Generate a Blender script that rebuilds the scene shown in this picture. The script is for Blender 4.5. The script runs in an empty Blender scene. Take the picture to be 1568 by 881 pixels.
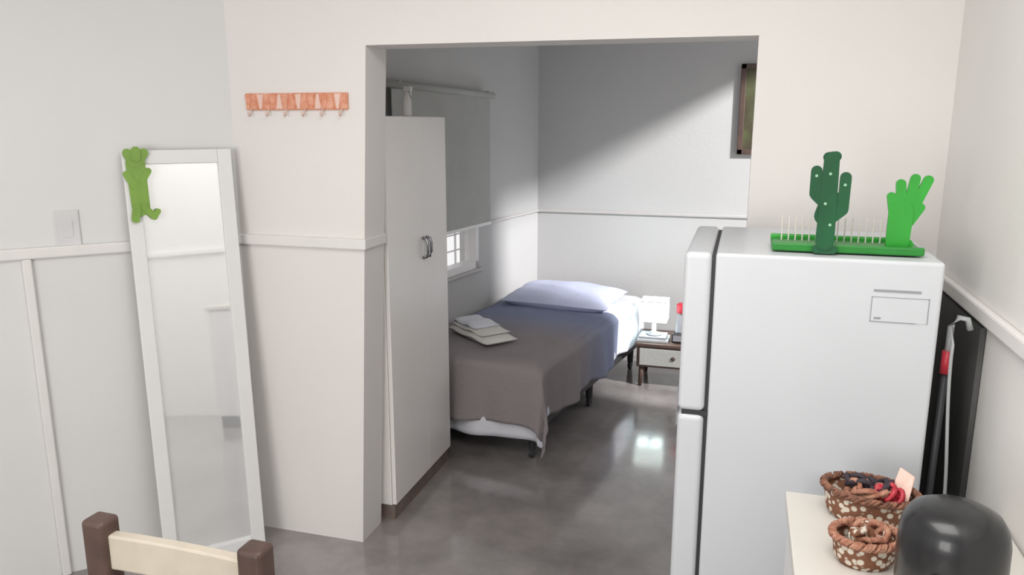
import bpy, math, random
from mathutils import Vector, Matrix
random.seed(4)
sc = bpy.context.scene
sc.view_settings.view_transform = 'Standard'
sc.view_settings.look = 'None'
R = math.radians

# ---------------------------------------------------------------- materials
def mat(name, col, rough=0.6, metal=0.0, var=0.05, scale=8.0, bump=0.0, emit=None, estr=0.0, col2=None, bscale=None, coat=0.0):
    m = bpy.data.materials.new(name); m.use_nodes = True
    nt = m.node_tree; b = nt.nodes['Principled BSDF']
    tc = nt.nodes.new('ShaderNodeTexCoord')
    n = nt.nodes.new('ShaderNodeTexNoise'); n.inputs['Scale'].default_value = scale
    n.inputs['Detail'].default_value = 5
    nt.links.new(tc.outputs['Object'], n.inputs['Vector'])
    r = nt.nodes.new('ShaderNodeValToRGB')
    r.color_ramp.elements[0].position = 0.3; r.color_ramp.elements[1].position = 0.7
    c2 = col2 if col2 else tuple(min(1, c*(1+var)) for c in col)
    c1 = col if col2 else tuple(c*(1-var) for c in col)
    r.color_ramp.elements[0].color = (*c1, 1); r.color_ramp.elements[1].color = (*c2, 1)
    nt.links.new(n.outputs['Fac'], r.inputs['Fac']); nt.links.new(r.outputs['Color'], b.inputs['Base Color'])
    b.inputs['Roughness'].default_value = rough; b.inputs['Metallic'].default_value = metal
    b.inputs['Coat Weight'].default_value = coat
    if bump > 0:
        bp = nt.nodes.new('ShaderNodeBump'); bp.inputs['Strength'].default_value = bump
        bp.inputs['Distance'].default_value = 0.01
        n2 = nt.nodes.new('ShaderNodeTexNoise'); n2.inputs['Scale'].default_value = bscale or scale*6
        nt.links.new(tc.outputs['Object'], n2.inputs['Vector'])
        nt.links.new(n2.outputs['Fac'], bp.inputs['Height']); nt.links.new(bp.outputs['Normal'], b.inputs['Normal'])
    if emit:
        b.inputs['Emission Color'].default_value = (*emit, 1); b.inputs['Emission Strength'].default_value = estr
    return m

M_wall = mat('paint_wall', (0.79, 0.76, 0.74), 0.75, var=0.02, scale=1.5, bump=0.06, bscale=40)
M_wallL = mat('paint_wall_cool', (0.73, 0.73, 0.722), 0.75, var=0.02, scale=1.5, bump=0.06, bscale=40)
M_wallR = mat('paint_wall_cream', (0.79, 0.775, 0.75), 0.75, var=0.02, scale=1.5, bump=0.06, bscale=40)
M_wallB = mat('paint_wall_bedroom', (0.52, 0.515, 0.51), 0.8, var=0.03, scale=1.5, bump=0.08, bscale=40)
M_ceil = mat('paint_ceiling', (0.8, 0.8, 0.8), 0.8, var=0.01)
M_trim = mat('paint_trim', (0.78, 0.76, 0.74), 0.5, var=0.02)
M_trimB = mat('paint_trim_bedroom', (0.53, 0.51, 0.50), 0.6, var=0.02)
M_white = mat('white_lacquer', (0.80, 0.79, 0.78), 0.35, var=0.015, scale=3)
M_mframe = mat('mirror_frame_white', (0.78, 0.78, 0.78), 0.45, var=0.015, scale=3)
M_ward = mat('wardrobe_laminate', (0.86, 0.83, 0.81), 0.4, var=0.02, scale=3)
M_fridge = mat('fridge_enamel', (0.62, 0.64, 0.67), 0.35, var=0.015, scale=3)
M_dark = mat('dark_rubber', (0.035, 0.035, 0.04), 0.5)
M_black = mat('black_gloss', (0.014, 0.014, 0.016), 0.32, coat=0.2)
M_metal = mat('brushed_metal', (0.35, 0.35, 0.37), 0.35, metal=0.9)
M_brown = mat('dark_wood', (0.085, 0.05, 0.04), 0.45, var=0.25, scale=14)
M_cream = mat('cream_wood', (0.57, 0.51, 0.42), 0.45, var=0.08, scale=12)
M_taupeW = mat('plinth_wood', (0.20, 0.15, 0.13), 0.5, var=0.2, scale=12)
M_sheet = mat('white_sheet', (0.70, 0.71, 0.77), 0.85, var=0.03, bump=0.3, bscale=30)
M_pillow = mat('pillow_cotton', (0.60, 0.64, 0.83), 0.85, var=0.04, bump=0.3, bscale=30)
M_towel = mat('towel', (0.74, 0.72, 0.69), 0.95, var=0.04, bump=0.5, bscale=160)
M_blind = mat('blind_fabric', (0.42, 0.42, 0.40), 0.9, var=0.04, bump=0.2, bscale=120)
M_green = mat('green_bright', (0.03, 0.33, 0.035), 0.4, var=0.1)
M_dgreen = mat('green_dark', (0.008, 0.085, 0.03), 0.35, var=0.2)
M_lgreen = mat('green_spots', (0.30, 0.55, 0.35), 0.4)
M_tgreen = mat('green_tray', (0.02, 0.22, 0.03), 0.35, var=0.2)
M_olive = mat('green_olive', (0.20, 0.36, 0.05), 0.45, var=0.15)
M_copper = mat('copper_orange', (0.66, 0.24, 0.13), 0.4, scale=45, col2=(0.80, 0.42, 0.29))
M_pink = mat('pale_pink', (0.80, 0.56, 0.48), 0.5)
M_red = mat('red_plastic', (0.5, 0.03, 0.05), 0.4, var=0.2, scale=20)
M_book = mat('book_cover', (0.40, 0.42, 0.42), 0.6)
M_greyline = mat('print_grey', (0.30, 0.30, 0.33), 0.7)
M_switch = mat('switch_plastic', (0.66, 0.66, 0.67), 0.4)
M_gap_shade = mat('gap_shade', (0.07, 0.07, 0.068), 0.7, var=0.4, scale=4)  # dark mottled tone standing in for shade behind the fridge
M_counter = mat('counter_laminate', (0.68, 0.65, 0.60), 0.35, var=0.03, scale=5)
M_clear = mat('clear_pegs', (0.70, 0.66, 0.62), 0.2)
M_canvas = mat('painting_canvas', (0.05, 0.035, 0.02), 0.6, scale=9, col2=(0.09, 0.11, 0.04))
M_navy = mat('dark_cloth', (0.035, 0.025, 0.035), 0.7, var=0.3)
M_mirror = mat('mirror_glass', (0.86, 0.87, 0.88), 0.03, metal=0.6, var=0.005)

def glass_mat():
    m = bpy.data.materials.new('window_glass'); m.use_nodes = True
    nt = m.node_tree; o = nt.nodes['Material Output']
    t = nt.nodes.new('ShaderNodeBsdfTransparent'); g = nt.nodes.new('ShaderNodeBsdfGlossy'); g.inputs['Roughness'].default_value = 0.05
    mx = nt.nodes.new('ShaderNodeMixShader'); mx.inputs[0].default_value = 0.06
    nt.links.new(t.outputs[0], mx.inputs[1]); nt.links.new(g.outputs[0], mx.inputs[2]); nt.links.new(mx.outputs[0], o.inputs['Surface'])
    return m
M_glass = glass_mat()

def floor_mat():
    m = bpy.data.materials.new('polished_concrete'); m.use_nodes = True
    nt = m.node_tree; b = nt.nodes['Principled BSDF']
    tc = nt.nodes.new('ShaderNodeTexCoord')
    n = nt.nodes.new('ShaderNodeTexNoise'); n.inputs['Scale'].default_value = 2.6; n.inputs['Detail'].default_value = 9; n.inputs['Roughness'].default_value = 0.62
    nt.links.new(tc.outputs['Object'], n.inputs['Vector'])
    r = nt.nodes.new('ShaderNodeValToRGB'); e = r.color_ramp.elements
    e[0].position = 0.3; e[0].color = (0.19, 0.172, 0.168, 1); e[1].position = 0.72; e[1].color = (0.38, 0.35, 0.34, 1)
    nt.links.new(n.outputs['Fac'], r.inputs['Fac']); nt.links.new(r.outputs['Color'], b.inputs['Base Color'])
    n2 = nt.nodes.new('ShaderNodeTexNoise'); n2.inputs['Scale'].default_value = 5; n2.inputs['Detail'].default_value = 6
    nt.links.new(tc.outputs['Object'], n2.inputs['Vector'])
    mr = nt.nodes.new('ShaderNodeMapRange'); mr.inputs['To Min'].default_value = 0.04; mr.inputs['To Max'].default_value = 0.28
    nt.links.new(n2.outputs['Fac'], mr.inputs['Value']); nt.links.new(mr.outputs['Result'], b.inputs['Roughness'])
    b.inputs['Coat Weight'].default_value = 0.6; b.inputs['Coat Roughness'].default_value = 0.10
    return m
M_floor = floor_mat()

def blanket_mat():
    m = bpy.data.materials.new('blanket_wool'); m.use_nodes = True
    nt = m.node_tree; b = nt.nodes['Principled BSDF']
    tc = nt.nodes.new('ShaderNodeTexCoord'); sx = nt.nodes.new('ShaderNodeSeparateXYZ')
    nt.links.new(tc.outputs['Object'], sx.inputs[0])
    r = nt.nodes.new('ShaderNodeValToRGB'); e = r.color_ramp.elements
    mr = nt.nodes.new('ShaderNodeMapRange'); mr.inputs['From Min'].default_value = -1; mr.inputs['From Max'].default_value = 1
    nt.links.new(sx.outputs['Y'], mr.inputs['Value']); nt.links.new(mr.outputs['Result'], r.inputs['Fac'])
    e[0].position = 0.28; e[0].color = (0.28, 0.25, 0.255, 1); e[1].position = 0.50; e[1].color = (0.22, 0.25, 0.37, 1)  # bluish light towards the head is put into the colour
    nt.links.new(r.outputs['Color'], b.inputs['Base Color']); b.inputs['Roughness'].default_value = 0.95
    n = nt.nodes.new('ShaderNodeTexNoise'); n.inputs['Scale'].default_value = 90
    nt.links.new(tc.outputs['Object'], n.inputs['Vector'])
    bp = nt.nodes.new('ShaderNodeBump'); bp.inputs['Strength'].default_value = 0.4; bp.inputs['Distance'].default_value = 0.01
    nt.links.new(n.outputs['Fac'], bp.inputs['Height']); nt.links.new(bp.outputs['Normal'], b.inputs['Normal'])
    return m
M_blanket = blanket_mat()

def weave_mat(name, c1, c2, sc_=60):
    m = bpy.data.materials.new(name); m.use_nodes = True
    nt = m.node_tree; b = nt.nodes['Principled BSDF']
    tc = nt.nodes.new('ShaderNodeTexCoord'); v = nt.nodes.new('ShaderNodeTexVoronoi'); v.inputs['Scale'].default_value = sc_
    nt.links.new(tc.outputs['Object'], v.inputs['Vector'])
    r = nt.nodes.new('ShaderNodeValToRGB'); r.color_ramp.elements[0].position = 0.38; r.color_ramp.elements[1].position = 0.5
    r.color_ramp.elements[0].color = (*c1, 1); r.color_ramp.elements[1].color = (*c2, 1)
    nt.links.new(v.outputs['Distance'], r.inputs['Fac']); nt.links.new(r.outputs['Color'], b.inputs['Base Color'])
    bp = nt.nodes.new('ShaderNodeBump'); bp.inputs['Strength'].default_value = 0.6; bp.inputs['Distance'].default_value = 0.004
    nt.links.new(v.outputs['Distance'], bp.inputs['Height']); nt.links.new(bp.outputs['Normal'], b.inputs['Normal'])
    b.inputs['Roughness'].default_value = 0.7
    return m
M_weave = weave_mat('weave_cream_brown', (0.68, 0.62, 0.52), (0.20, 0.08, 0.04), 70)
M_rope = mat('rope_brown', (0.10, 0.045, 0.03), 0.7, scale=60, col2=(0.34, 0.15, 0.09), bump=0.4)
M_rope2 = mat('rope_rust', (0.30, 0.10, 0.06), 0.7, scale=60, col2=(0.55, 0.30, 0.20), bump=0.4)

# ---------------------------------------------------------------- geometry helpers
def mesh(name, verts, faces, m, parent=None, smooth=False, bevel=0, sub=0, seg=2):
    me = bpy.data.meshes.new(name); me.from_pydata([tuple(v) for v in verts], [], faces); me.update()
    ms = m if isinstance(m, list) else [m]
    for x in ms: me.materials.append(x)
    o = bpy.data.objects.new(name, me); sc.collection.objects.link(o)
    import bmesh
    bm = bmesh.new(); bm.from_mesh(me); bmesh.ops.recalc_face_normals(bm, faces=bm.faces); bm.to_mesh(me); bm.free()
    if parent: o.parent = parent
    if bevel:
        md = o.modifiers.new('bevel', 'BEVEL'); md.width = bevel; md.segments = seg; md.limit_method = 'ANGLE'
    if smooth or bevel:
        for p in me.polygons: p.use_smooth = smooth
    return o

def group(name, loc=(0, 0, 0), rot=(0, 0, 0)):
    e = bpy.data.objects.new(name, None); e.location = loc; e.rotation_euler = rot
    e.empty_display_size = 0.1; sc.collection.objects.link(e); return e

BF = [(0, 3, 2, 1), (4, 5, 6, 7), (0, 1, 5, 4), (1, 2, 6, 5), (2, 3, 7, 6), (3, 0, 4, 7)]
def bv(lo, hi):
    x0, y0, z0 = lo; x1, y1, z1 = hi
    return [(x0, y0, z0), (x1, y0, z0), (x1, y1, z0), (x0, y1, z0), (x0, y0, z1), (x1, y0, z1), (x1, y1, z1), (x0, y1, z1)]
def box(name, lo, hi, m, parent=None, bevel=0.0, seg=2):
    return mesh(name, bv(lo, hi), BF, m, parent, bevel=bevel, seg=seg)
def boxes(name, lst, m, parent=None, bevel=0):
    V = []; F = []
    for lo, hi in lst:
        n = len(V); V += bv(lo, hi); F += [tuple(i+n for i in f) for f in BF]
    return mesh(name, V, F, m, parent, bevel=bevel)
def prism_xz(pts, y0, y1):
    n = len(pts)
    V = [(x, y0, z) for x, z in pts]+[(x, y1, z) for x, z in pts]
    F = [tuple(range(n)), tuple(range(2*n-1, n-1, -1))]+[(i, (i+1) % n, (i+1) % n+n, i+n) for i in range(n)]
    return V, F
def multi(name, parts, m, parent=None, bevel=0, smooth=False):
    V = []; F = []
    for v, f in parts:
        n = len(V); V += list(v); F += [tuple(i+n for i in ff) for ff in f]
    return mesh(name, V, F, m, parent, bevel=bevel, smooth=smooth)
def lathe_vf(prof, seg=32, cx=0, cy=0, sx=1, sy=1, cz=0):
    V = []; F = []
    for r, z in prof:
        for i in range(seg):
            a = 2*math.pi*i/seg; V.append((cx+r*sx*math.cos(a), cy+r*sy*math.sin(a), cz+z))
    for k in range(len(prof)-1):
        for i in range(seg):
            j = (i+1) % seg; F.append((k*seg+i, k*seg+j, (k+1)*seg+j, (k+1)*seg+i))
    F.append(tuple(range(seg))[::-1]); F.append(tuple(range((len(prof)-1)*seg, len(prof)*seg)))
    return V, F
def lathe(name, prof, m, parent=None, seg=32, smooth=True, **k):
    v, f = lathe_vf(prof, seg, **k); return mesh(name, v, f, m, parent, smooth=smooth)
def tube_vf(pts, rad, seg=10, closed=False):
    pts = [Vector(p) for p in pts]; n = len(pts); V = []; F = []
    for i, p in enumerate(pts):
        if closed: t = pts[(i+1) % n]-pts[i-1]
        else: t = pts[min(i+1, n-1)]-pts[max(i-1, 0)]
        t.normalize(); up = Vector((0, 0, 1)) if abs(t.z) < 0.9 else Vector((1, 0, 0))
        a = t.cross(up).normalized(); b = t.cross(a)
        r = rad[i] if isinstance(rad, (list, tuple)) else rad
        for k in range(seg):
            an = 2*math.pi*k/seg; V.append(p+a*r*math.cos(an)+b*r*math.sin(an))
    for i in range(n if closed else n-1):
        j = (i+1) % n
        for k in range(seg):
            l = (k+1) % seg; F.append((i*seg+k, i*seg+l, j*seg+l, j*seg+k))
    if not closed:
        F.append(tuple(range(seg))[::-1]); F.append(tuple(range((n-1)*seg, n*seg)))
    return [tuple(v) for v in V], F
def tube(name, pts, rad, m, parent=None, seg=10, closed=False):
    v, f = tube_vf(pts, rad, seg, closed); return mesh(name, v, f, m, parent, smooth=True)
def capsule(p0, p1, r0, r1=None, y0=0, y1=0.01, n=8):
    r1 = r1 or r0; a = math.atan2(p1[1]-p0[1], p1[0]-p0[0]); P = []
    for i in range(n+1):
        t = a+math.pi/2+math.pi*i/n; P.append((p0[0]+r0*math.cos(t), p0[1]+r0*math.sin(t)))
    for i in range(n+1):
        t = a-math.pi/2+math.pi*i/n; P.append((p1[0]+r1*math.cos(t), p1[1]+r1*math.sin(t)))
    return prism_xz(P, y0, y1)

# ---------------------------------------------------------------- room shell
PY0, PY1, CH = 2.65, 2.82, 2.6
C = Vector((-1.886, 2.665)); WD = Vector((-0.69, -0.724)).normalized()
box('floor', (-3.6, -1.8, -0.1), (0.85, 5.8, 0.0), M_floor)
box('ceiling', (-3.6, -1.8, CH), (0.85, 5.8, CH+0.1), M_ceil)
V = []; F = []
def add(v, f):
    n = len(V); V.extend(v); F.extend([tuple(i+n for i in ff) for ff in f])
add(*prism_xz([(-2.0, 0), (-1.42, 0), (-1.325, 1.965), (-1.325, CH), (-2.0, CH)], PY0, PY1))
add(*prism_xz([(-1.325, 1.965), (0.018, 1.960), (0.018, CH), (-1.325, CH)], PY0, PY1))
add(*prism_xz([(0.015, 0), (0.85, 0), (0.85, CH), (0.018, CH), (0.018, 1.96)], PY0, PY1))
mesh('wall_partition', V, F, M_wall)

LW_ang = math.atan2(WD.y, WD.x)
def inLW(o): o.location = (C.x, C.y, 0); o.rotation_euler = (0, 0, LW_ang); return o
inLW(box('wall_left', (-0.02, -0.12, 0), (1.5, 0, CH), M_wallL))
inLW(box('trim_1', (0.0, 0, 1.225), (1.5, 0.02, 1.265), M_trim, bevel=0.006))
inLW(box('trim_2', (0.735, 0.0, 0), (0.765, 0.018, 1.225), M_trim, bevel=0.005))
E = C+WD*1.5
box('wall_left_rear', (E.x-0.12, -1.7, 0), (E.x, E.y+0.02, CH), M_wallL)
box('wall_right', (0.58, -1.7, 0), (0.70, PY0, CH), M_wallR)
box('trim_3', (0.56, -1.6, 1.225), (0.58, PY0, 1.265), M_trim, bevel=0.006)
boxes('wall_rear', [((-3.1, -1.75, 0), (-2.3, -1.6, CH)), ((-0.6, -1.75, 0), (0.70, -1.6, CH)),
                    ((-2.3, -1.75, 0), (-0.6, -1.6, 0.8)), ((-2.3, -1.75, 2.2), (-0.6, -1.6, CH))], M_wallL)
w = group('added_rear_window', (-1.45, -1.68, 1.5))  # unseen rear window, added so light can enter the room
boxes('frame', [((-0.85, -0.03, -0.7), (-0.80, 0.03, 0.7)), ((0.80, -0.03, -0.7), (0.85, 0.03, 0.7)), ((-0.85, -0.03, 0.65), (0.85, 0.03, 0.7)),
                ((-0.85, -0.03, -0.7), (0.85, 0.03, -0.65)), ((-0.025, -0.03, -0.7), (0.025, 0.03, 0.7))], M_white, w)
def jx(z): return -1.42+0.095*z/1.965
mesh('trim_4', *prism_xz([(C.x, 1.225), (jx(1.225)+0.012, 1.225), (jx(1.265)+0.012, 1.265), (C.x, 1.265)], PY0-0.018, PY1), M_trim, bevel=0.004)
# bedroom
BL0 = Vector((-1.92, 2.82)); BL1 = Vector((-1.45, 5.6)); bd = (BL1-BL0); BLL = bd.length; bang = math.atan2(bd.y, bd.x)
def inBL(o): o.location = (BL0.x, BL0.y, 0); o.rotation_euler = (0, 0, bang); return o
s0, s1, z0, z1 = 1.045, 1.90, 0.78, 1.75
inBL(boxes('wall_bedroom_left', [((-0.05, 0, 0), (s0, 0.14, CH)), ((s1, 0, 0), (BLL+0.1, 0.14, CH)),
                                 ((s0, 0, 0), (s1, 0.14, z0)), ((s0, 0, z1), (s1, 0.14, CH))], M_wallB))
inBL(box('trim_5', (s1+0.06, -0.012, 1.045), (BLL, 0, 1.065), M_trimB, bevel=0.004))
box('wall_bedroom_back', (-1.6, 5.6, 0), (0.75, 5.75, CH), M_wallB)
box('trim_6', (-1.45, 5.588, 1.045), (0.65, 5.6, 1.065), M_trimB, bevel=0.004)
WB0, WB1, WZ = 4.10, 5.54, 2.40
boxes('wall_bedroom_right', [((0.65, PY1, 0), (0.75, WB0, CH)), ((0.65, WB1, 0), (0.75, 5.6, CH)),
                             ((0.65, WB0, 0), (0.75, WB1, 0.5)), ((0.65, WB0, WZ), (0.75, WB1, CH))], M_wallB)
w = group('wedge_opening', (0.70, (WB0+WB1)/2, (0.5+WZ)/2)); hh = (WB1-WB0)/2; hz = (WZ-0.5)/2  # unseen opening, its top edge shaped to cut the diagonal light wedge
boxes('frame', [((-0.02, -hh, -hz), (0.02, -hh+0.03, hz)), ((-0.02, hh-0.02, -hz), (0.02, hh, hz)),
                ((-0.02, -hh, hz-0.012), (0.02, hh, hz)), ((-0.02, -hh, -hz), (0.02, hh, -hz+0.03))], M_white, w)
w = inBL(group('window_1'))
fr = [((s0, 0.0, z0), (s0+0.04, 0.08, z1)), ((s1-0.04, 0.0, z0), (s1, 0.08, z1)), ((s0, 0.0, z0), (s1, 0.08, z0+0.045)), ((s0, 0.0, z1-0.04), (s1, 0.08, z1)),
      ((1.45, 0.02, z0), (1.49, 0.06, z1))]
boxes('frame', fr, M_white, w)
boxes('bars', [((s0, 0.09, z), (s1, 0.10, z+0.008)) for z in (0.90, 1.0, 1.1, 1.2)]+[((s, 0.09, z0), (s+0.010, 0.10, z1)) for s in (1.25, 1.62, 1.76)], M_white, w)
box('glass', (s0+0.04, 0.04, z0+0.045), (s1-0.04, 0.044, z1-0.04), M_glass, w)
box('sill', (s0-0.03, -0.02, z0-0.02), (s1+0.03, 0.0, z0), M_trimB, w, bevel=0.004)
w = inBL(group('roller_blind'))
box('fabric', (0.90, -0.055, 1.07), (1.96, -0.050, 1.86), M_blind, w)
box('bottom_rail', (0.90, -0.060, 1.055), (1.96, -0.046, 1.075), M_white, w, bevel=0.003)
tube('roller', [(0.80, -0.055, 1.885), (2.00, -0.055, 1.855)], 0.020, M_blind, w)
boxes('brackets', [((0.95, -0.07, 1.87), (0.97, 0.0, 1.90)), ((1.92, -0.07, 1.85), (1.94, 0.0, 1.88))], M_blind, w)

# ---------------------------------------------------------------- wardrobe
g = group('wardrobe', (-1.36, 2.85, 0))
WY, WH = 0.66, 1.72
box('carcass', (-0.38, 0, 0.07), (-0.02, WY, WH), M_ward, g, bevel=0.003)
box('plinth', (-0.37, 0.01, 0.0), (-0.012, WY-0.01, 0.07), M_taupeW, g)
box('door_left', (-0.018, 0.002, 0.075), (0.0, 0.3775, WH-0.003), M_ward, g, bevel=0.001)
box('door_right', (-0.018, 0.379, 0.075), (0.0, WY-0.002, WH-0.003), M_ward, g, bevel=0.001)
for i, y in enumerate((0.36, 0.40)):
    pts = [(0.0, y, 1.10), (0.018, y, 1.105), (0.025, y, 1.125), (0.025, y, 1.165), (0.018, y, 1.185), (0.0, y, 1.19)]
    tube('handle_%d' % i, pts, 0.007, M_metal, g)
g = group('spray_bottle', (-1.46, 3.30, 1.72))
lathe('bottle', [(0.001, 0), (0.020, 0.0), (0.022, 0.01), (0.022, 0.07), (0.010, 0.095), (0.010, 0.11)], M_ward, g)
boxes('nozzle', [((-0.010, -0.010, 0.11), (0.026, 0.010, 0.13)), ((0.018, -0.005, 0.09), (0.024, 0.005, 0.112))], M_ward, g, bevel=0.003)

# ---------------------------------------------------------------- bed
bed = group('bed', (-1.163, 4.53, 0), (0, 0, R(-9.5)))
BW, BLn = 0.79, 1.80
box('base', (-BW/2+0.015, -BLn/2+0.01, 0.15), (BW/2-0.015, BLn/2, 0.30), M_dark, bed, bevel=0.01)
box('mattress', (-BW/2, -BLn/2, 0.30), (BW/2, BLn/2, 0.50), M_sheet, bed, bevel=0.04, seg=4)
for i, (x, y) in enumerate([(-0.34, -0.83), (0.34, -0.83), (0.34, 0.0), (-0.34, 0.0), (-0.34, 0.82), (0.34, 0.82)]):
    v1 = lathe_vf([(0.02, 0.05), (0.024, 0.15)], 12, cx=x, cy=y)
    v2, f2 = lathe_vf([(0.02, -0.012), (0.028, -0.01), (0.028, 0.01), (0.02, 0.012)], 14)
    v2 = [(x+c, y+a, 0.028+b) for a, b, c in v2]
    multi('caster_%d' % i, [v1, (v2, f2)], M_dark, bed, smooth=False)
def drape(name, yh, top, dS, dF, m, A, ph, off0, thick, cor):
    nx, ny = 80, 100; V = []; F = []
    for j in range(ny+1):
        t = yh+(-(BLn/2+dF)-yh)*j/ny
        for i in range(nx+1):
            s = -BW/2+(BW+dS)*i/nx
            ds = max(0, s-BW/2); dt = max(0, -BLn/2-t)
            dm, dn = max(ds, dt), min(ds, dt)
            z = top-max(0, dm-0.01)-cor*dn
            x = min(s, BW/2); y = max(t, -BLn/2)
            fx = math.sin(t*13+ph)*0.6+math.sin(t*29+ph*2)*0.4
            fy = math.sin(s*15+ph)*0.6+math.sin(s*27+ph)*0.4
            ramp = min(1, dm/0.08)
            if ds > 0: x += off0*min(1, ds/0.03)+A*fx*ds/0.3+0.05*ds+0.10*dn
            if dt > 0: y -= off0*min(1, dt/0.03)+A*fy*dt/0.3+0.05*dt+0.10*dn
            if dm == 0:
                z += 0.005*math.sin(s*9+t*5+ph)+0.004*math.sin(t*17-s*6)
                e = min(BW/2-s, t+BLn/2)
                if e < 0.04: z -= 0.012*(1-e/0.04)
            else: z -= 0.012
            z += 0.012*math.sin(s*7+t*11)*ramp
            V.append((x, y, max(0.03, z)))
    for j in range(ny):
        for i in range(nx):
            a = j*(nx+1)+i; F.append((a, a+1, a+nx+2, a+nx+1))
    o = mesh(name, V, F, m, bed, smooth=True)
    md = o.modifiers.new('sol', 'SOLIDIFY'); md.thickness = thick; md.offset = 0
    return o
drape('sheet', 0.86, 0.507, 0.27, 0.38, M_sheet, 0.012, 0.7, 0.012, 0.004, 0.10)
drape('blanket', 0.26, 0.522, 0.29, 0.32, M_blanket, 0.028, 2.0, 0.03, 0.010, 0.42)
def pillow(name, c, sx, sy, h, rot, m, parent):
    n = 24; V = []; F = []
    for side in (1, -1):
        for j in range(n+1):
            for i in range(n+1):
                u = -1+2*i/n; v = -1+2*j/n
                k = (max(0, 1-abs(u)**2.6)*max(0, 1-abs(v)**2.6))**0.5
                px = u*sx*(1-0.06*(1-abs(v))*abs(u)); py = v*sy*(1-0.06*(1-abs(u))*abs(v))
                V.append((px, py, side*h*k*(1+0.08*math.sin(u*7+v*5)*math.sin(v*6))))
    m1 = (n+1)**2
    for s_ in range(2):
        for j in range(n):
            for i in range(n):
                a = s_*m1+j*(n+1)+i; q = (a, a+1, a+n+2, a+n+1); F.append(q if s_ == 0 else q[::-1])
    o = mesh(name, V, F, m, parent, smooth=True); o.location = c; o.rotation_euler = rot; return o
pillow('pillow', (0.0, 0.43, 0.568), 0.36, 0.24, 0.075, (R(3), 0, R(2)), M_pillow, bed)
tg = group('folded_towel', (-1.34, 3.97, 0.53), (0, 0, R(-40)))
def slab(name, lx, ly, z0_, z1_, ox, oy, m, parent):
    n = 16; V = []; F = []
    for k in range(2):
        for j in range(n+1):
            for i in range(n+1):
                u = -1+2*i/n; v = -1+2*j/n
                e = (max(0, 1-abs(u)**5)*max(0, 1-abs(v)**5))**0.5
                zm = (z0_+z1_)/2; z = zm+(1 if k else -1)*(z1_-z0_)/2*e
                z += 0.004*math.sin(u*6)*k
                V.append((ox+u*lx, oy+v*ly, z))
    m1 = (n+1)**2
    for s_ in range(2):
        for j in range(n):
            for i in range(n):
                a = s_*m1+j*(n+1)+i; q = (a, a+1, a+n+2, a+n+1); F.append(q)
    return mesh(name, V, F, m, parent, smooth=True)
slab('layer_bottom', 0.21, 0.10, 0.0, 0.045, 0, 0, M_towel, tg)
slab('layer_middle', 0.17, 0.09, 0.035, 0.065, -0.025, 0.003, M_towel, tg)
slab('layer_top', 0.12, 0.080, 0.055, 0.088, -0.06, 0.0, M_sheet, tg)

# ---------------------------------------------------------------- nightstand + things
g = group('nightstand', (-0.37, 5.10, 0))
box('top', (-0.24, -0.19, 0.275), (0.24, 0.19, 0.295), M_brown, g, bevel=0.003)
box('case', (-0.235, -0.175, 0.135), (0.235, 0.185, 0.275), M_brown, g)
box('drawer_front', (-0.215, -0.188, 0.15), (0.215, -0.175, 0.262), M_blind, g, bevel=0.003)
lathe('knob', [(0.012, 0), (0.014, 0.004), (0.008, 0.008)], M_brown, g).matrix_local = Matrix.Translation((0, -0.188, 0.206)) @ Matrix.Rotation(R(90), 4, 'X')
for i, (x, y) in enumerate([(-0.20, -0.15), (0.20, -0.15), (-0.20, 0.15), (0.20, 0.15)]):
    tube('leg_%d' % i, [(x*1.05, y*1.05, 0.0), (x, y, 0.14)], [0.012, 0.02], M_brown, g)
g = group('book_stack', (-0.51, 5.03, 0.295))
box('book_1', (-0.10, -0.08, 0.0), (0.10, 0.08, 0.018), M_book, g, bevel=0.003)
box('book_2', (-0.09, -0.07, 0.018), (0.085, 0.075, 0.034), M_greyline, g, bevel=0.003)
g = group('table_lamp', (-0.51, 5.03, 0.329))
M_shade = mat('lamp_shade', (0.85, 0.87, 0.86), 0.8, emit=(0.86, 1.0, 0.95), estr=2.2)
lathe('base', [(0.001, 0), (0.05, 0), (0.05, 0.010), (0.016, 0.022), (0.012, 0.10), (0.001, 0.105)], M_greyline, g)
for i, (lo, hi) in enumerate([((-0.085, -0.085, 0.10), (0.085, -0.081, 0.235)), ((-0.085, 0.081, 0.10), (0.085, 0.085, 0.235)), ((-0.085, -0.085, 0.10), (-0.081, 0.085, 0.235)), ((0.081, -0.085, 0.10), (0.085, 0.085, 0.235))]):
    box('shade_%d' % i, lo, hi, M_shade, g)
boxes('shade_rim', [((-0.087, -0.087, z), (0.087, -0.080, z+0.004)) for z in (0.098, 0.233)]+[((-0.087, 0.080, z), (0.087, 0.087, z+0.004)) for z in (0.098, 0.233)], M_book, g)
g = group('alarm_clock', (-0.355, 4.99, 0.295))
box('body', (-0.035, -0.02, 0.0), (0.035, 0.025, 0.065), M_black, g, bevel=0.01)
box('face', (-0.026, -0.022, 0.014), (0.026, -0.019, 0.052), M_greyline, g)
g = group('bottle', (-0.345, 5.12, 0.295))
lathe('glass', [(0.001, 0), (0.03, 0), (0.032, 0.01), (0.032, 0.13), (0.014, 0.165), (0.014, 0.18)], M_greyline, g)
lathe('cap', [(0.03, 0.17), (0.032, 0.175), (0.032, 0.225), (0.02, 0.235), (0.001, 0.235)], M_red, g)

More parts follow.
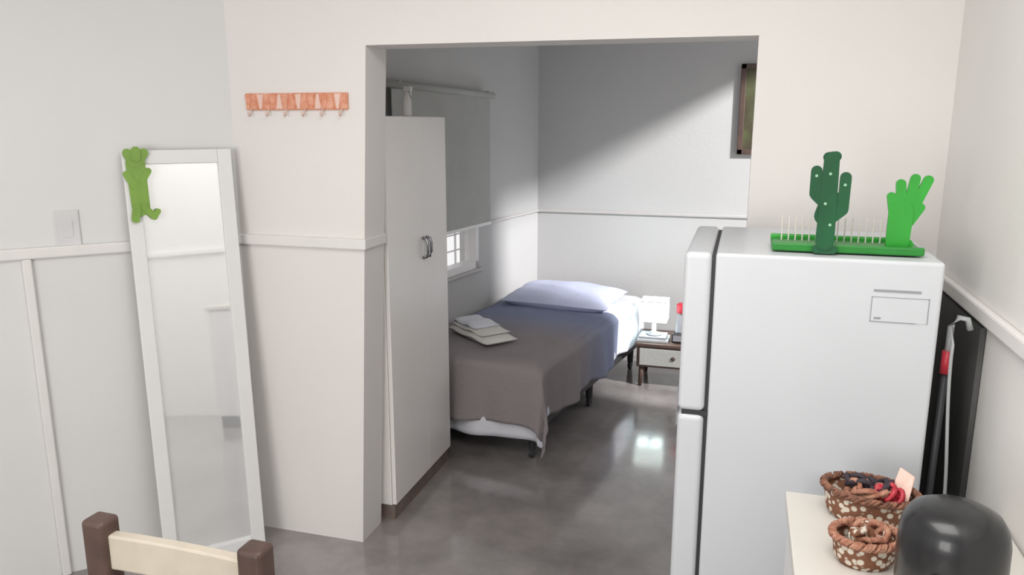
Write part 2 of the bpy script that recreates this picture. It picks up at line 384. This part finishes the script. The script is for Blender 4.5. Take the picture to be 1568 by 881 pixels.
g = group('framed_painting', (0.16, 5.598, 1.775))
boxes('frame', [((-0.22, -0.03, -0.295), (-0.185, 0, 0.295)), ((0.185, -0.03, -0.295), (0.22, 0, 0.295)), ((-0.22, -0.03, 0.26), (0.22, 0, 0.295)), ((-0.22, -0.03, -0.295), (0.22, 0, -0.26))], M_brown, g, bevel=0.004)
box('canvas', (-0.19, -0.018, -0.265), (0.19, -0.005, 0.265), M_canvas, g)

# ---------------------------------------------------------------- leaning mirror
a_t = math.atan2(0.13, 1.59)
base = Matrix.Translation((C.x, C.y, 0)) @ Matrix.Rotation(LW_ang, 4, 'Z')
MB = base @ Matrix.Translation((0.232, 0.155, 0)) @ Matrix.Rotation(a_t, 4, 'X')
g = group('standing_mirror'); g.matrix_world = MB
MW, MH, fw = 0.188, 1.60, 0.050
boxes('frame', [((-MW, 0, 0), (-MW+fw, 0.028, MH)), ((MW-fw, 0, 0), (MW, 0.028, MH)), ((-MW+fw, 0, MH-fw), (MW-fw, 0.028, MH)), ((-MW+fw, 0, 0), (MW-fw, 0.028, fw))], M_mframe, g, bevel=0.003)
box('backing', (-MW+0.01, -0.004, 0.01), (MW-0.01, 0.004, MH-0.01), M_taupeW, g)
box('glass', (-MW+fw-0.004, 0.008, fw-0.004), (MW-fw+0.004, 0.012, MH-fw+0.004), M_mirror, g)
g = group('cactus_ornament'); g.matrix_world = MB @ Matrix.Translation((0.142, 0.030, 1.375))
P = [capsule((0, 0.02), (0.004, 0.18), 0.030, 0.032), capsule((-0.026, 0.215), (-0.010, 0.19), 0.016), capsule((0.028, 0.215), (0.010, 0.18), 0.016),
     capsule((0.015, 0.10), (0.036, 0.14), 0.013), capsule((-0.015, 0.12), (-0.034, 0.15), 0.012), capsule((-0.012, 0.02), (-0.040, -0.015), 0.012),
     capsule((-0.040, -0.015), (-0.054, 0.004), 0.010), capsule((0.015, 0.02), (0.022, -0.02), 0.014), capsule((0, 0.2), (0, 0.222), 0.016)]
P = [([(x, y+0.0006*i, z) for x, y, z in v], f) for i, (v, f) in enumerate(P)]
multi('cutout', P, M_olive, g)

g = group('light_switch'); g.matrix_world = base @ Matrix.Translation((0.614, 0, 1.325))
box('plate', (-0.04, 0, -0.065), (0.04, 0.007, 0.065), M_switch, g, bevel=0.003)
box('rocker', (-0.018, 0.006, -0.032), (0.018, 0.009, 0.032), M_switch, g, bevel=0.002)

# ---------------------------------------------------------------- coat rack
g = group('coat_rack', (-1.615, 2.65, 1.770))
box('board', (-0.214, -0.010, -0.030), (0.214, 0, 0.032), M_copper, g, bevel=0.003)
P = []; Q = []
for i in range(16):
    x = -0.202+0.0269*i; k = i % 2
    tri = [(x-0.013, -0.026), (x+0.013, -0.026), (x+0.005, 0.028), (x-0.005, 0.028)] if k else [(x-0.005, -0.026), (x+0.005, -0.026), (x+0.013, 0.028), (x-0.013, 0.028)]
    (Q if i % 3 == 2 else P).append(prism_xz(tri, -0.014, -0.002))
multi('ornament_copper', P, M_copper, g, bevel=0.002); multi('ornament_pink', Q, M_pink, g, bevel=0.002)
for i in range(6):
    x = -0.19+0.076*i
    tube('hook_%d' % i, [(x, -0.010, -0.020), (x, -0.016, -0.042), (x, -0.024, -0.052), (x, -0.032, -0.048), (x, -0.034, -0.038)], 0.003, M_pink, g, seg=8)

# ---------------------------------------------------------------- refrigerator
g = group('refrigerator', (0, 1.95, 0))
FH = 1.385
box('body', (-0.055, 0.0, 0.05), (0.45, 0.52, FH), M_fridge, g, bevel=0.008, seg=3)
box('gasket', (-0.068, 0.012, 0.07), (-0.054, 0.508, FH-0.01), M_dark, g)
box('freezer_door', (-0.130, -0.002, 0.973), (-0.064, 0.522, FH), M_fridge, g, bevel=0.014, seg=4)
box('main_door', (-0.130, -0.002, 0.06), (-0.064, 0.522, 0.964), M_fridge, g, bevel=0.014, seg=4)
boxes('hinges', [((-0.12, 0.005, 0.960), (-0.05, 0.04, 0.975)), ((-0.12, 0.47, 0.960), (-0.05, 0.51, 0.975)), ], M_dark, g)
boxes('grips', [((-0.135, 0.03, 0.92), (-0.128, 0.20, 0.955)), ((-0.135, 0.03, 0.98), (-0.128, 0.20, 1.015))], M_greyline, g)
boxes('feet', [((x, y, 0), (x+0.04, y+0.04, 0.055)) for x in (-0.04, 0.39) for y in (0.02, 0.45)], M_dark, g)
box('label_paper', (0.303, -0.0012, 1.241), (0.423, 0.0005, 1.300), M_fridge, g)
boxes('label_print', [((0.305, -0.0015, 1.312), (0.405, 0.0, 1.317)), ((0.302, -0.0018, 1.240), (0.3035, -0.001, 1.300)), ((0.302, -0.0018, 1.2985), (0.424, -0.001, 1.300)),
                      ((0.4225, -0.0018, 1.240), (0.424, -0.001, 1.300)), ((0.302, -0.0018, 1.240), (0.400, -0.001, 1.2415)), ((0.31, -0.0018, 1.246), (0.325, -0.001, 1.251))], M_greyline, g)
g = group('cactus_rack', (0, 1.95, FH+0.004))
box('tray', (0.075, 0.06, 0.0), (0.415, 0.20, 0.014), M_tgreen, g, bevel=0.005)
box('tray_edge', (0.075, 0.055, 0.0), (0.415, 0.072, 0.020), M_tgreen, g, bevel=0.004)
box('tray_back', (0.075, 0.185, 0.0), (0.36, 0.2, 0.024), M_green, g, bevel=0.004)
multi('pegs', [lathe_vf([(0.0018, 0.014), (0.0018, 0.072), (0.001, 0.075)], 8, cx=0.10+0.0165*i, cy=0.15) for i in range(15)], M_clear, g)
cx = 0.193
P = [capsule((cx, 0.03), (cx+0.001, 0.222), 0.021, 0.017), capsule((cx-0.005, 0.118), (cx-0.028, 0.140), 0.013), capsule((cx-0.030, 0.142), (cx-0.030, 0.196), 0.0125),
     capsule((cx+0.005, 0.082), (cx+0.032, 0.106), 0.014), capsule((cx+0.034, 0.108), (cx+0.035, 0.182), 0.0125), capsule((cx-0.006, 0.090), (cx+0.006, 0.13), 0.022),
     capsule((cx-0.018, 0.010), (cx+0.020, 0.010), 0.010), capsule((cx-0.006, 0.228), (cx+0.010, 0.230), 0.012)]
P = [([(x, y+0.035+0.0006*i, z) for x, y, z in v], f) for i, (v, f) in enumerate(P)]
multi('cactus_tall', P, M_dgreen, g)
sp = []
for (x, z) in [(-.030, .185), (.0, .19), (.034, .165), (-.006, .12), (.008, .07)]:
    v, f = lathe_vf([(0.0035, 0), (0.0035, 0.003)], 8); sp.append(([(cx+x+a, 0.033+c*0.5, z+b) for a, b, c in v], f))
multi('cactus_spots', sp, M_lgreen, g)
cx = 0.368
P = [capsule((cx-0.006, 0.025), (cx-0.004, 0.10), 0.026, 0.027), capsule((cx-0.020, 0.09), (cx-0.028, 0.135), 0.010), capsule((cx-0.004, 0.10), (cx-0.010, 0.165), 0.011),
     capsule((cx+0.008, 0.10), (cx+0.020, 0.178), 0.011), capsule((cx+0.016, 0.09), (cx+0.048, 0.175), 0.011), capsule((cx+0.016, 0.075), (cx+0.036, 0.11), 0.011), capsule((cx-0.018, 0.02), (cx+0.016, 0.02), 0.014)]
P = [([(x, y+0.10+0.0006*i, z) for x, y, z in v], f) for i, (v, f) in enumerate(P)]
multi('cactus_small', P, M_green, g)

g = group('shade_panel', (0.577, 0, 0))  # added panel: the fridge's shadow on the wall, put in as dark colour
box('board', (-0.012, 2.06, 0.02), (0, 2.63, 1.215), M_gap_shade, g)
g = group('mop', (0, 0, 0))
tube('handle', [(0.472, 1.985, 0.12), (0.488, 2.01, 1.14)], 0.008, M_dark, g)
tube('grip', [(0.487, 2.008, 1.11), (0.488, 2.01, 1.165)], 0.012, M_red, g)
tube('hook', [(0.488, 2.01, 1.16), (0.489, 2.01, 1.225), (0.503, 2.01, 1.248), (0.522, 2.01, 1.245), (0.530, 2.01, 1.22)], 0.007, M_book, g)
multi('strands', [tube_vf([(0.480, 1.99, 0.14), (0.482+0.012*math.cos(a), 1.99+0.03*math.sin(a), 0.07), (0.492+0.025*math.cos(a), 1.99+0.05*math.sin(a), 0.008)], 0.006, 6) for a in [k*0.52 for k in range(12)]], M_towel, g, smooth=True)
pts = [(0.500-0.012*math.cos(i*0.22), 1.975, 1.19-0.032*i) for i in range(34)]
tube('cord', [(0.489, 2.005, 1.225)]+pts, 0.004, M_book, g, seg=8)  # power cord hanging from the hook, grouped with the mop

# ---------------------------------------------------------------- kitchen cabinet with counter
g = group('kitchen_cabinet', (0, 0, 0))
box('countertop', (0.135, 0.95, 0.83), (0.575, 1.80, 0.857), M_counter, g, bevel=0.004)
box('carcass', (0.160, 0.97, 0.08), (0.573, 1.78, 0.83), M_white, g)
box('plinth', (0.17, 0.98, 0.0), (0.57, 1.77, 0.08), M_dark, g)
for i, y in enumerate((0.975, 1.378)):
    box('door_%d' % i, (0.143, y, 0.09), (0.160, y+0.397, 0.82), M_white, g, bevel=0.003)
    yy = y+(0.35 if i == 0 else 0.05)
    tube('handle_%d' % i, [(0.143, yy, 0.62), (0.125, yy, 0.63), (0.125, yy, 0.73), (0.143, yy, 0.74)], 0.005, M_metal, g)
def basket(loc, R0, sx, sy, rot, H, rim):
    g = group('woven_basket', loc, (0, 0, rot))
    prof = [(0.001, 0.0), (R0*0.80, 0.0), (R0*0.92, 0.012), (R0, H-0.002), (R0*0.97, H), (R0*0.86, 0.016), (R0*0.75, 0.006), (0.001, 0.006)]
    v, f = lathe_vf(prof, 40, sx=sx, sy=sy); mesh('bowl', v, f, M_weave, g, smooth=True)
    n = 160
    for ph in (0, math.pi, math.pi/2):
        pts = []
        for i in range(n):
            a = 2*math.pi*i/n; k = a*18+ph
            rr = R0+0.005*math.cos(k); pts.append((rr*sx*math.cos(a), rr*sy*math.sin(a), H+0.005*math.sin(k)))
        tube('rim_strand', pts, 0.004, rim, g, seg=6, closed=True)
    return g
def crumple(name, parent, c, r, m, seed):
    rnd = random.Random(seed); parts = []
    for k in range(6):
        a0 = rnd.uniform(0, 6.28); pts = []
        for i in range(14):
            t = i/13; a = a0+t*3.2
            rr = r*(0.35+0.6*abs(math.sin(t*3.1+k)))
            pts.append((c[0]+rr*math.cos(a), c[1]+rr*0.75*math.sin(a), c[2]+0.012*math.sin(t*9+k)+0.004*k))
        parts.append(tube_vf(pts, 0.006, 6))
    multi(name, parts, m, parent, smooth=True)
g = basket((0.300, 1.715, 0.857), 0.084, 1.12, 0.78, R(-14), 0.066, M_rope)
crumple('cloth_dark', g, (-0.005, 0.02, 0.058), 0.050, M_navy, 1)
crumple('cloth_rust', g, (0.0, -0.005, 0.052), 0.055, M_rope2, 7)
crumple('cloth_red', g, (0.035, -0.018, 0.056), 0.030, M_red, 2)
mesh('paper_packet', [(0.035, 0.0, 0.055), (0.075, -0.01, 0.06), (0.080, 0.03, 0.10), (0.05, 0.035, 0.115), (0.037, 0.02, 0.06), (0.076, 0.012, 0.065), (0.082, 0.036, 0.10), (0.052, 0.04, 0.115)], BF, M_pink, g, bevel=0.002)
g = basket((0.268, 1.530, 0.857), 0.062, 1.0, 0.85, R(15), 0.055, M_rope2)
crumple('cloth_rust', g, (0.0, 0.0, 0.044), 0.044, M_rope2, 5)
crumple('cloth_cream', g, (0.005, 0.0, 0.042), 0.034, M_weave, 9)
g = group('air_fryer', (0.382, 1.395, 0.857))
q = 0.86
lathe('base', [(0.001, 0), (0.085*q, 0), (0.09*q, 0.006), (0.088*q, 0.02), (0.001, 0.02)], M_dark, g, seg=40)
lathe('body', [(0.001, 0.018), (0.090*q, 0.018), (0.099*q, 0.05), (0.101*q, 0.10), (0.100*q, 0.145), (0.095*q, 0.168), (0.082*q, 0.186), (0.060*q, 0.196), (0.030*q, 0.200), (0.001, 0.201)], M_black, g, seg=56)
box('drawer', (-0.05, -0.094, 0.03), (0.05, -0.055, 0.11), M_black, g, bevel=0.012, seg=4)
tube('drawer_handle', [(0, -0.09, 0.075), (0, -0.12, 0.08), (0, -0.15, 0.076)], [0.014, 0.012, 0.014], M_black, g)

# ---------------------------------------------------------------- dining chair (foreground)
g = group('dining_chair', (-0.978, 1.10, 0), (0, 0, R(-1.0)))
hw = 0.174
for i, x in enumerate((-hw, hw)):
    box('back_post_%d' % i, (x-0.026, -0.024, 0), (x+0.026, 0.024, 0.955), M_brown, g, bevel=0.010, seg=4)
    box('front_leg_%d' % i, (x-0.022, -0.42, 0), (x+0.022, -0.375, 0.43), M_brown, g, bevel=0.006)
    box('side_rail_%d' % i, (x-0.012, -0.40, 0.36), (x+0.012, 0.0, 0.42), M_brown, g, bevel=0.004)
for i, z in enumerate((0.852, 0.74, 0.625)):
    n = 12; Vv = []; Ff = []
    for k in range(n+1):
        x = -hw+0.015+(2*hw-0.03)*k/n; b_ = 0.006*(1-(x/hw)**2)
        for (yy, zz) in ((-0.012, 0), (0.012, 0), (0.012, 0.072), (-0.012, 0.072)): Vv.append((x, yy+b_, z+zz))
    for k in range(n):
        for qq in range(4):
            Ff.append((k*4+qq, k*4+(qq+1) % 4, (k+1)*4+(qq+1) % 4, (k+1)*4+qq))
    Ff += [(0, 1, 2, 3), (n*4+3, n*4+2, n*4+1, n*4)]
    mesh('back_slat_%d' % i, Vv, Ff, M_cream, g, bevel=0.004)
box('seat', (-0.205, -0.44, 0.43), (0.205, -0.026, 0.46), M_cream, g, bevel=0.01)
boxes('stretchers', [((-hw, -0.41, 0.2), (hw, -0.39, 0.23)), ((-hw, -0.01, 0.2), (hw, 0.01, 0.23))], M_brown, g)

# ---------------------------------------------------------------- lights
def area(name, loc, rot, sx, sy, e, col):
    l = bpy.data.lights.new(name, 'AREA'); l.shape = 'RECTANGLE'; l.size = sx; l.size_y = sy; l.energy = e; l.color = col
    o = bpy.data.objects.new(name, l); o.location = loc; o.rotation_euler = rot; sc.collection.objects.link(o); return o
area('rear_fill', (-1.45, -1.80, 1.5), (R(90), 0, 0), 1.6, 1.3, 54, (1.0, 0.985, 0.965))  # area fill added behind the rear opening
area('ceiling_fill', (-0.25, 0.9, 2.58), (0, 0, 0), 1.2, 1.2, 29, (1.0, 0.975, 0.94))  # fill light added under the unseen ceiling, no fixture
l = bpy.data.lights.new('wedge_spot', 'SPOT'); l.energy = 2200; l.spot_size = R(62); l.spot_blend = 0.3; l.shadow_soft_size = 0.22; l.color = (1.0, 0.985, 0.985)  # spot added outside the opening to cast the wedge on the back wall
o = bpy.data.objects.new('wedge_spot', l); o.location = (3.65, 3.0, 4.05); sc.collection.objects.link(o)
o.rotation_euler = (Vector((-0.3, 5.2, 1.2))-o.location).to_track_quat('-Z', 'Y').to_euler()
l = bpy.data.lights.new('lamp_bulb', 'POINT'); l.energy = 3.0; l.shadow_soft_size = 0.03; l.color = (0.78, 0.97, 1.0)
o = bpy.data.objects.new('lamp_bulb', l); o.location = (-0.51, 5.03, 0.53); sc.collection.objects.link(o)
wd = bpy.data.worlds.new('sky'); sc.world = wd; wd.use_nodes = True
nt = wd.node_tree; bg = nt.nodes['Background']; bg.inputs['Color'].default_value = (1.0, 0.99, 1.0, 1); bg.inputs['Strength'].default_value = 1.0

# ---------------------------------------------------------------- camera
cam = bpy.data.cameras.new('camera'); co = bpy.data.objects.new('camera', cam); sc.collection.objects.link(co)
cam.sensor_width = 36; cam.lens = 27.55; cam.clip_start = 0.05
co.location = (0, 0, 1.7); co.rotation_euler = (R(90-12.0), 0, R(16.4))
sc.camera = co
